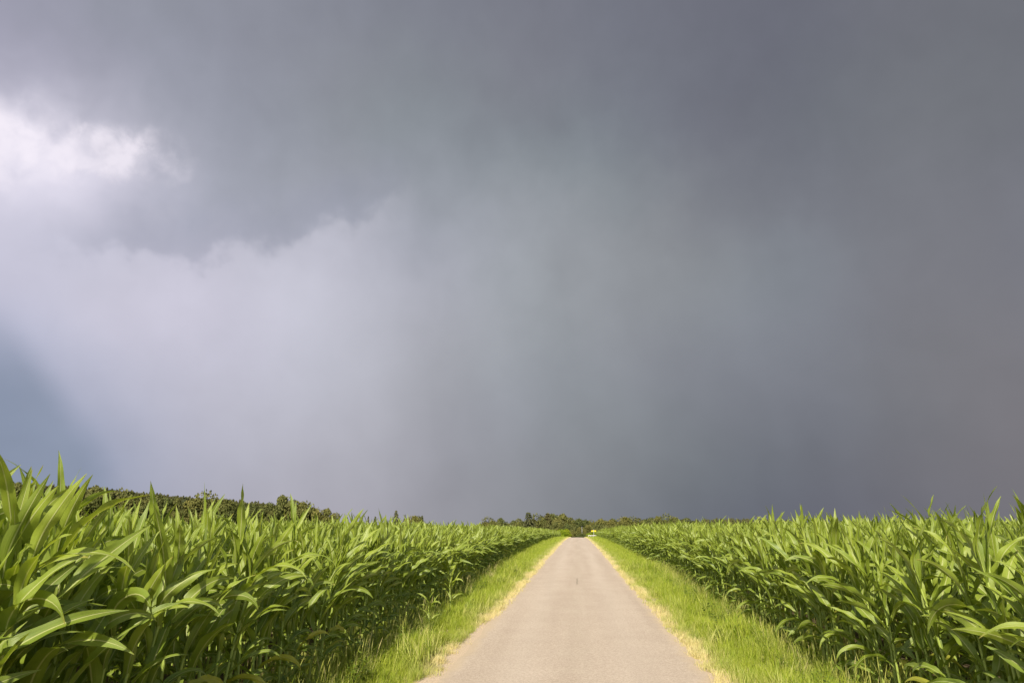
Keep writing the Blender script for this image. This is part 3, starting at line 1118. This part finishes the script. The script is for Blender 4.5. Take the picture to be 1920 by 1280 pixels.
LEFTW = [(-28.94, 480, 20.9, 15.3, 0), (-30.27, 480, 19.7, 4.6, 9), (-27.07, 480, 17.5, 8.7, 2), (-26.32, 480, 15.5, 8.1, 3), (-23.13, 480, 19.6, 13.1, 1), (-22.3, 480, 17.6, 6.2, 4), (-21.7, 480, 15.9, 10.4, 0), (-20.9, 480, 12.8, 7.0, 3), (-20.14, 480, 12.5, 9.8, 1), (-19.61, 480, 9.7, 4.9, 2), (-24.64, 480, 15.7, 10.9, 4), (-25.41, 480, 15.3, 6.8, 0), (-27.85, 480, 17.7, 8.0, 3), (-29.84, 480, 16.8, 8.6, 2), (-30.91, 480, 18.0, 9.1, 1), (-31.78, 480, 19.2, 8.4, 4), (-32.81, 480, 20.3, 9.6, 3), (-33.65, 480, 21.4, 7.7, 2), (-34.65, 480, 21.9, 8.8, 0), (-24.06, 480, 14.4, 7.5, 2), (-35.79, 480, 24.1, 8.1, 1), (-36.27, 480, 22.2, 6.2, 3), (-40.08, 480, 24.3, 8.9, 4), (-41.0, 480, 24.6, 8.8, 1)]
LONE = [(-14.65, 210, 6.2, 2.0, 9), (-13.93, 210, 5.1, 0.8, 9), (-13.34, 210, 4.5, 2.2, 3), (-12.57, 210, 4.8, 1.3, 9), (-16.82, 210, 4.6, 0.9, 9), (-16.28, 210, 4.5, 1.2, 9)]
for a_, D_, t_, w_, k_ in CENTRAL:
    t_ += 0.2 if k_ != 9 else 0
    if k_ == 9:
        lb = 'dark conifer, tallest point of the far treeline left of the road' if a_ < -3 else 'small conifer tip poking out between round trees left of the road'
    elif a_ < -5.5:
        lb = 'low dark tree crown just clearing the left corn near the treeline end'
    elif -1.5 < a_ < -0.8:
        lb = 'big round yellow-green tree directly left of the road end'
    elif 8 < a_ < 9:
        lb = 'pale rounded tree at the right end of the far treeline'
    elif a_ < 0:
        lb = 'olive green broadleaf tree in the far treeline left of the road end'
    else:
        lb = 'olive green broadleaf tree in the far treeline right of the road end'
    tree(a_, D_, t_, w_, k_, lb, lb.replace('tree', 'trees') if 'far treeline left of the road end' in lb or 'right of the road end' in lb or 'low dark' in lb else 'far treeline')
for a_, D_, t_, w_, k_ in LOWER:
    lb = 'dark low tree closing the gap beyond the road crest' if D_ < 300 else 'lower tree standing in front of the far treeline, behind the road end'
    tree(a_, D_, t_, w_, k_, lb, lb + ' group', 1.5)
for a_, D_, t_, w_, k_ in LEFTW:
    w_ *= 1.1
    t_ += 0.5 if w_ > 13 else -0.3
    if k_ == 9: lb = 'dark pointed conifer beside the large round crown on the left hill'
    elif w_ > 15: lb = 'large round tree crown standing out midway along the left hill wood'
    elif w_ > 13: lb = 'tall domed tree near the right end of the left hill wood'
    elif a_ > -20: lb = 'smallest tree at the right tip of the left hill wood'
    elif a_ > -22.5: lb = 'dark green rounded tree stepping down at the right end of the hill wood'
    elif a_ < -35: lb = 'tree crown on the left hill seen behind the tall corn leaves'
    else: lb = 'olive broadleaf tree along the front edge of the left hill wood'
    tree(a_, D_, t_, w_, k_, lb, lb + ' group')
for (a_, D_, t_, w_, k_), lb in zip(LONE, ['dark pyramid-shaped conifer alone above the left corn skyline',
                                           'thin conifer tip just right of the lone pyramid conifer', 'rounded bush-like tree top just above the left corn skyline',
                                           'small conifer top right of the rounded tree above the left corn', 'tiny conifer tip farthest left of the lone pyramid conifer',
                                           'small conifer tip left of the lone pyramid conifer']):
    tree(a_, D_, t_, w_, k_, lb, 'lone trees beyond the left field')

# far woods that read as one mass
far_cols = {}
for nm, ms in (('c', conifs), ('b', crowns)):
    cc = bpy.data.collections.new('wood_shapes_' + nm)
    for k, m_ in enumerate(ms):
        cc.objects.link(bpy.data.objects.new('wood_shape_%s%d' % (nm, k), m_))
    far_cols[nm] = cc


def wood(name, label, specs):
    gr = []
    for coll, n_s, xs_, ys_, hh, ww in specs:
        n = len(xs_)
        gr.append((far_cols[coll], np.stack([xs_, ys_, ground_z(xs_, ys_) - 0.3], -1), np.stack([np.zeros(n), np.zeros(n), rng.uniform(0, 6.28, n)], -1),
                   np.stack([ww, ww, hh], -1), rng.integers(0, n_s, n), np.zeros(n)))
    instancer(name, gr, label, 'wood')


def topz(azv):
    """height of the wood's skyline (m) at 600 m, by bearing"""
    return np.interp(azv, [-60, -41.6, -36.8, -33, -29, -25, -23, -21, -19.4], [34, 28.8, 27.0, 23.8, 20.2, 17.4, 13.6, 8.5, 4])


n = 2600
a_ = rng.uniform(-50, -19.8, n)
D_ = rng.uniform(500, 640, n)
xs_, ys_ = D_ * np.sin(np.radians(a_)), D_ * np.cos(np.radians(a_))
g_ = ground_z(xs_, ys_)
hc = np.clip((topz(a_) * 0.97 * D_ / 600 + 1.66) * rng.normal(1, 0.015, n) - g_ + rng.normal(0, 0.9, n), 5, 30)
n = 700
ab = rng.uniform(-50, -19.8, n)
Db = rng.uniform(478, 505, n)
xb, yb = Db * np.sin(np.radians(ab)), Db * np.cos(np.radians(ab))
gb = ground_z(xb, yb)
hb = np.clip((topz(ab) * 0.80 * Db / 600 + 1.66) * rng.uniform(0.6, 1.0, n) - gb, 5, 30)
wood('distant_wood', 'dark conifer wood with broadleaf edge covering the low hill at left', [
    ('c', 3, xs_, ys_, hc, hc * rng.uniform(0.28, 0.36, len(hc))),
    ('b', 5, xb, yb, hb, np.clip(hb * rng.uniform(0.5, 0.8, n), 6, 14))])
n = 900
a_ = rng.uniform(9.3, 45, n)
D_ = rng.uniform(450, 520, n)
xs_, ys_ = D_ * np.sin(np.radians(a_)), D_ * np.cos(np.radians(a_))
tz = np.interp(a_, [9, 10, 15, 17.5, 22, 24, 30], [4.5, 5.5, 5.0, 3.2, 2.6, 0.8, -0.4]) * D_ / 450 + rng.normal(0, 0.6, n)
hc = np.clip(tz - ground_z(xs_, ys_), 5, 20)
wood('distant_wood', 'thin dark strip of distant conifers behind the right corn', [('c', 3, xs_, ys_, hc, hc * rng.uniform(0.35, 0.5, n))])
n = 160
a_ = rng.uniform(-7.6, 10, n)
D_ = rng.uniform(345, 400, n)
xs_, ys_ = D_ * np.sin(np.radians(a_)), D_ * np.cos(np.radians(a_))
hb = rng.uniform(8.0, 10.3, n)
wood('distant_wood', 'shadowed undergrowth and trees filling in behind the far treeline', [('b', 5, xs_, ys_, hb, hb * rng.uniform(0.6, 0.9, n))])

# ------------------------------------------------------------------ things at the end of the road
shr = [crown_mesh(80 + k, leaf=0.05, n=1500, shrub=True) for k in range(2)]
for m_ in shr: m_.materials.append(m_shrub)
for xx, yy, h, w, k, lb in [(-3.35, 138, 1.75, 2.8, 0, 'bright yellow-green bush at the far end of the left corn'),
                            (-4.5, 141, 1.6, 2.4, 1, 'yellow-green bush half hidden behind the brightest one, beside the left corn'),
                            (-3.0, 190, 2.6, 3.0, 1, 'darker green bush just beyond the crest left of the road'),
                            (3.6, 166, 1.7, 2.8, 0, 'yellowish bush behind the white railing right of the road'),
                            (5.2, 162, 1.9, 2.2, 1, 'small green bush right behind the yellow sign')]:
    root = empty('bush', (xx, yy, float(ground_z(xx, yy)) - 0.05), random.uniform(0, 6))
    tag(root, lb, 'bush', 'bushes at the road end')
    f_ = link('foliage', shr[k], None, root)
    f_.scale = (w, w, h * 0.92)
    s_ = link('stem', trunks[0], None, root)
    s_.scale = (h * 0.7, h * 0.7, h * 0.8)


def flat_mat(name, colr, rough=0.5, metal=0.0):
    m = material(name)
    nz = noise(E(N('ShaderNodeTexCoord').outputs['Object']), 9.0, 4)
    cc = mix(sstep(nz, 0.35, 0.8) * 0.25, colr, tuple(v * 0.6 for v in colr))
    finish(cc, rough, 0.4, metal=metal)
    return m


m_yel = flat_mat('yellow_sign_face', (0.70, 0.55, 0.03), 0.4)
m_blk = flat_mat('black_print', (0.03, 0.03, 0.03))
m_gal = flat_mat('galvanised_steel', (0.55, 0.56, 0.56), 0.45, 0.4)
m_wht = flat_mat('white_railing_paint', (0.66, 0.64, 0.56), 0.6)
# yellow direction sign with two arrow boards
sx, sy = 3.35, 150.0
sg = empty('direction_sign', (sx, sy, float(ground_z(sx, sy))))
tag(sg, 'yellow two-armed direction sign on a slim pale post beside the right corn', 'sign')
mb = MB()
mb.add(*tube([(0, 0, 0), (0, 0, 1.78)], 0.035, 8))
link('post', mb.mesh('post'), m_gal, sg)
for s_ in (-1, 1):
    prof = [(0.05, 1.28), (0.42, 1.28), (0.56, 1.43), (0.42, 1.58), (0.05, 1.58)]
    V_ = [(s_ * a, yv_, b) for yv_ in (-0.065, -0.045) for a, b in prof]
    me = bpy.data.meshes.new('arrow_board')
    me.from_pydata(V_, [], [(0, 1, 2, 3, 4), (9, 8, 7, 6, 5)] + [(i_, (i_ + 1) % 5, 5 + (i_ + 1) % 5, 5 + i_) for i_ in range(5)])
    me.materials.append(m_yel)
    b_ = link('arrow_board', me, None, sg)
mb = MB()
for z_ in (1.32, 1.50):
    mb.add(*boxV(-0.045, 0.045, -0.042, 0.042, z_, z_ + 0.03))
link('clamp', mb.mesh('clamp', False), m_gal, sg)
# white railing
rl = empty('railing', (3.15, 148.8, float(ground_z(3.15, 148.8))))
tag(rl, 'low white railing with short posts in the grass below the yellow sign', 'railing')
mb = MB()
mb.add(*boxV(-1.05, 1.05, -0.03, 0.03, 0.42, 0.56))
link('rail', mb.mesh('rail', False), m_wht, rl)
mb = MB()
mb.add(*boxV(-0.05, 0.05, 0.031, 0.12, 0.0, 0.56))
pm = mb.mesh('post', False)
for q in (-0.95, -0.48, 0, 0.48, 0.95):
    p_ = link('post', pm, m_wht, rl)
    p_.location.x = q
# tall pole
pl = empty('pole', (1.55, 262, float(ground_z(1.55, 262))))
tag(pl, 'slim pale metal pole standing beyond the road crest before dark trees', 'pole')
mb = MB()
mb.add(*tube([(0, 0, 0), (0, 0, 2.5), (0, 0, 5.0)], [0.045, 0.042, 0.038], 10))
link('shaft', mb.mesh('shaft'), m_gal, pl)
mb = MB()
mb.add(*tube([(0, 0, 5.0), (0, 0, 5.08)], [0.075, 0.075], 10))
link('cap', mb.mesh('cap'), m_gal, pl)
print('objects', len(bpy.data.objects), 'corn', len(plants))
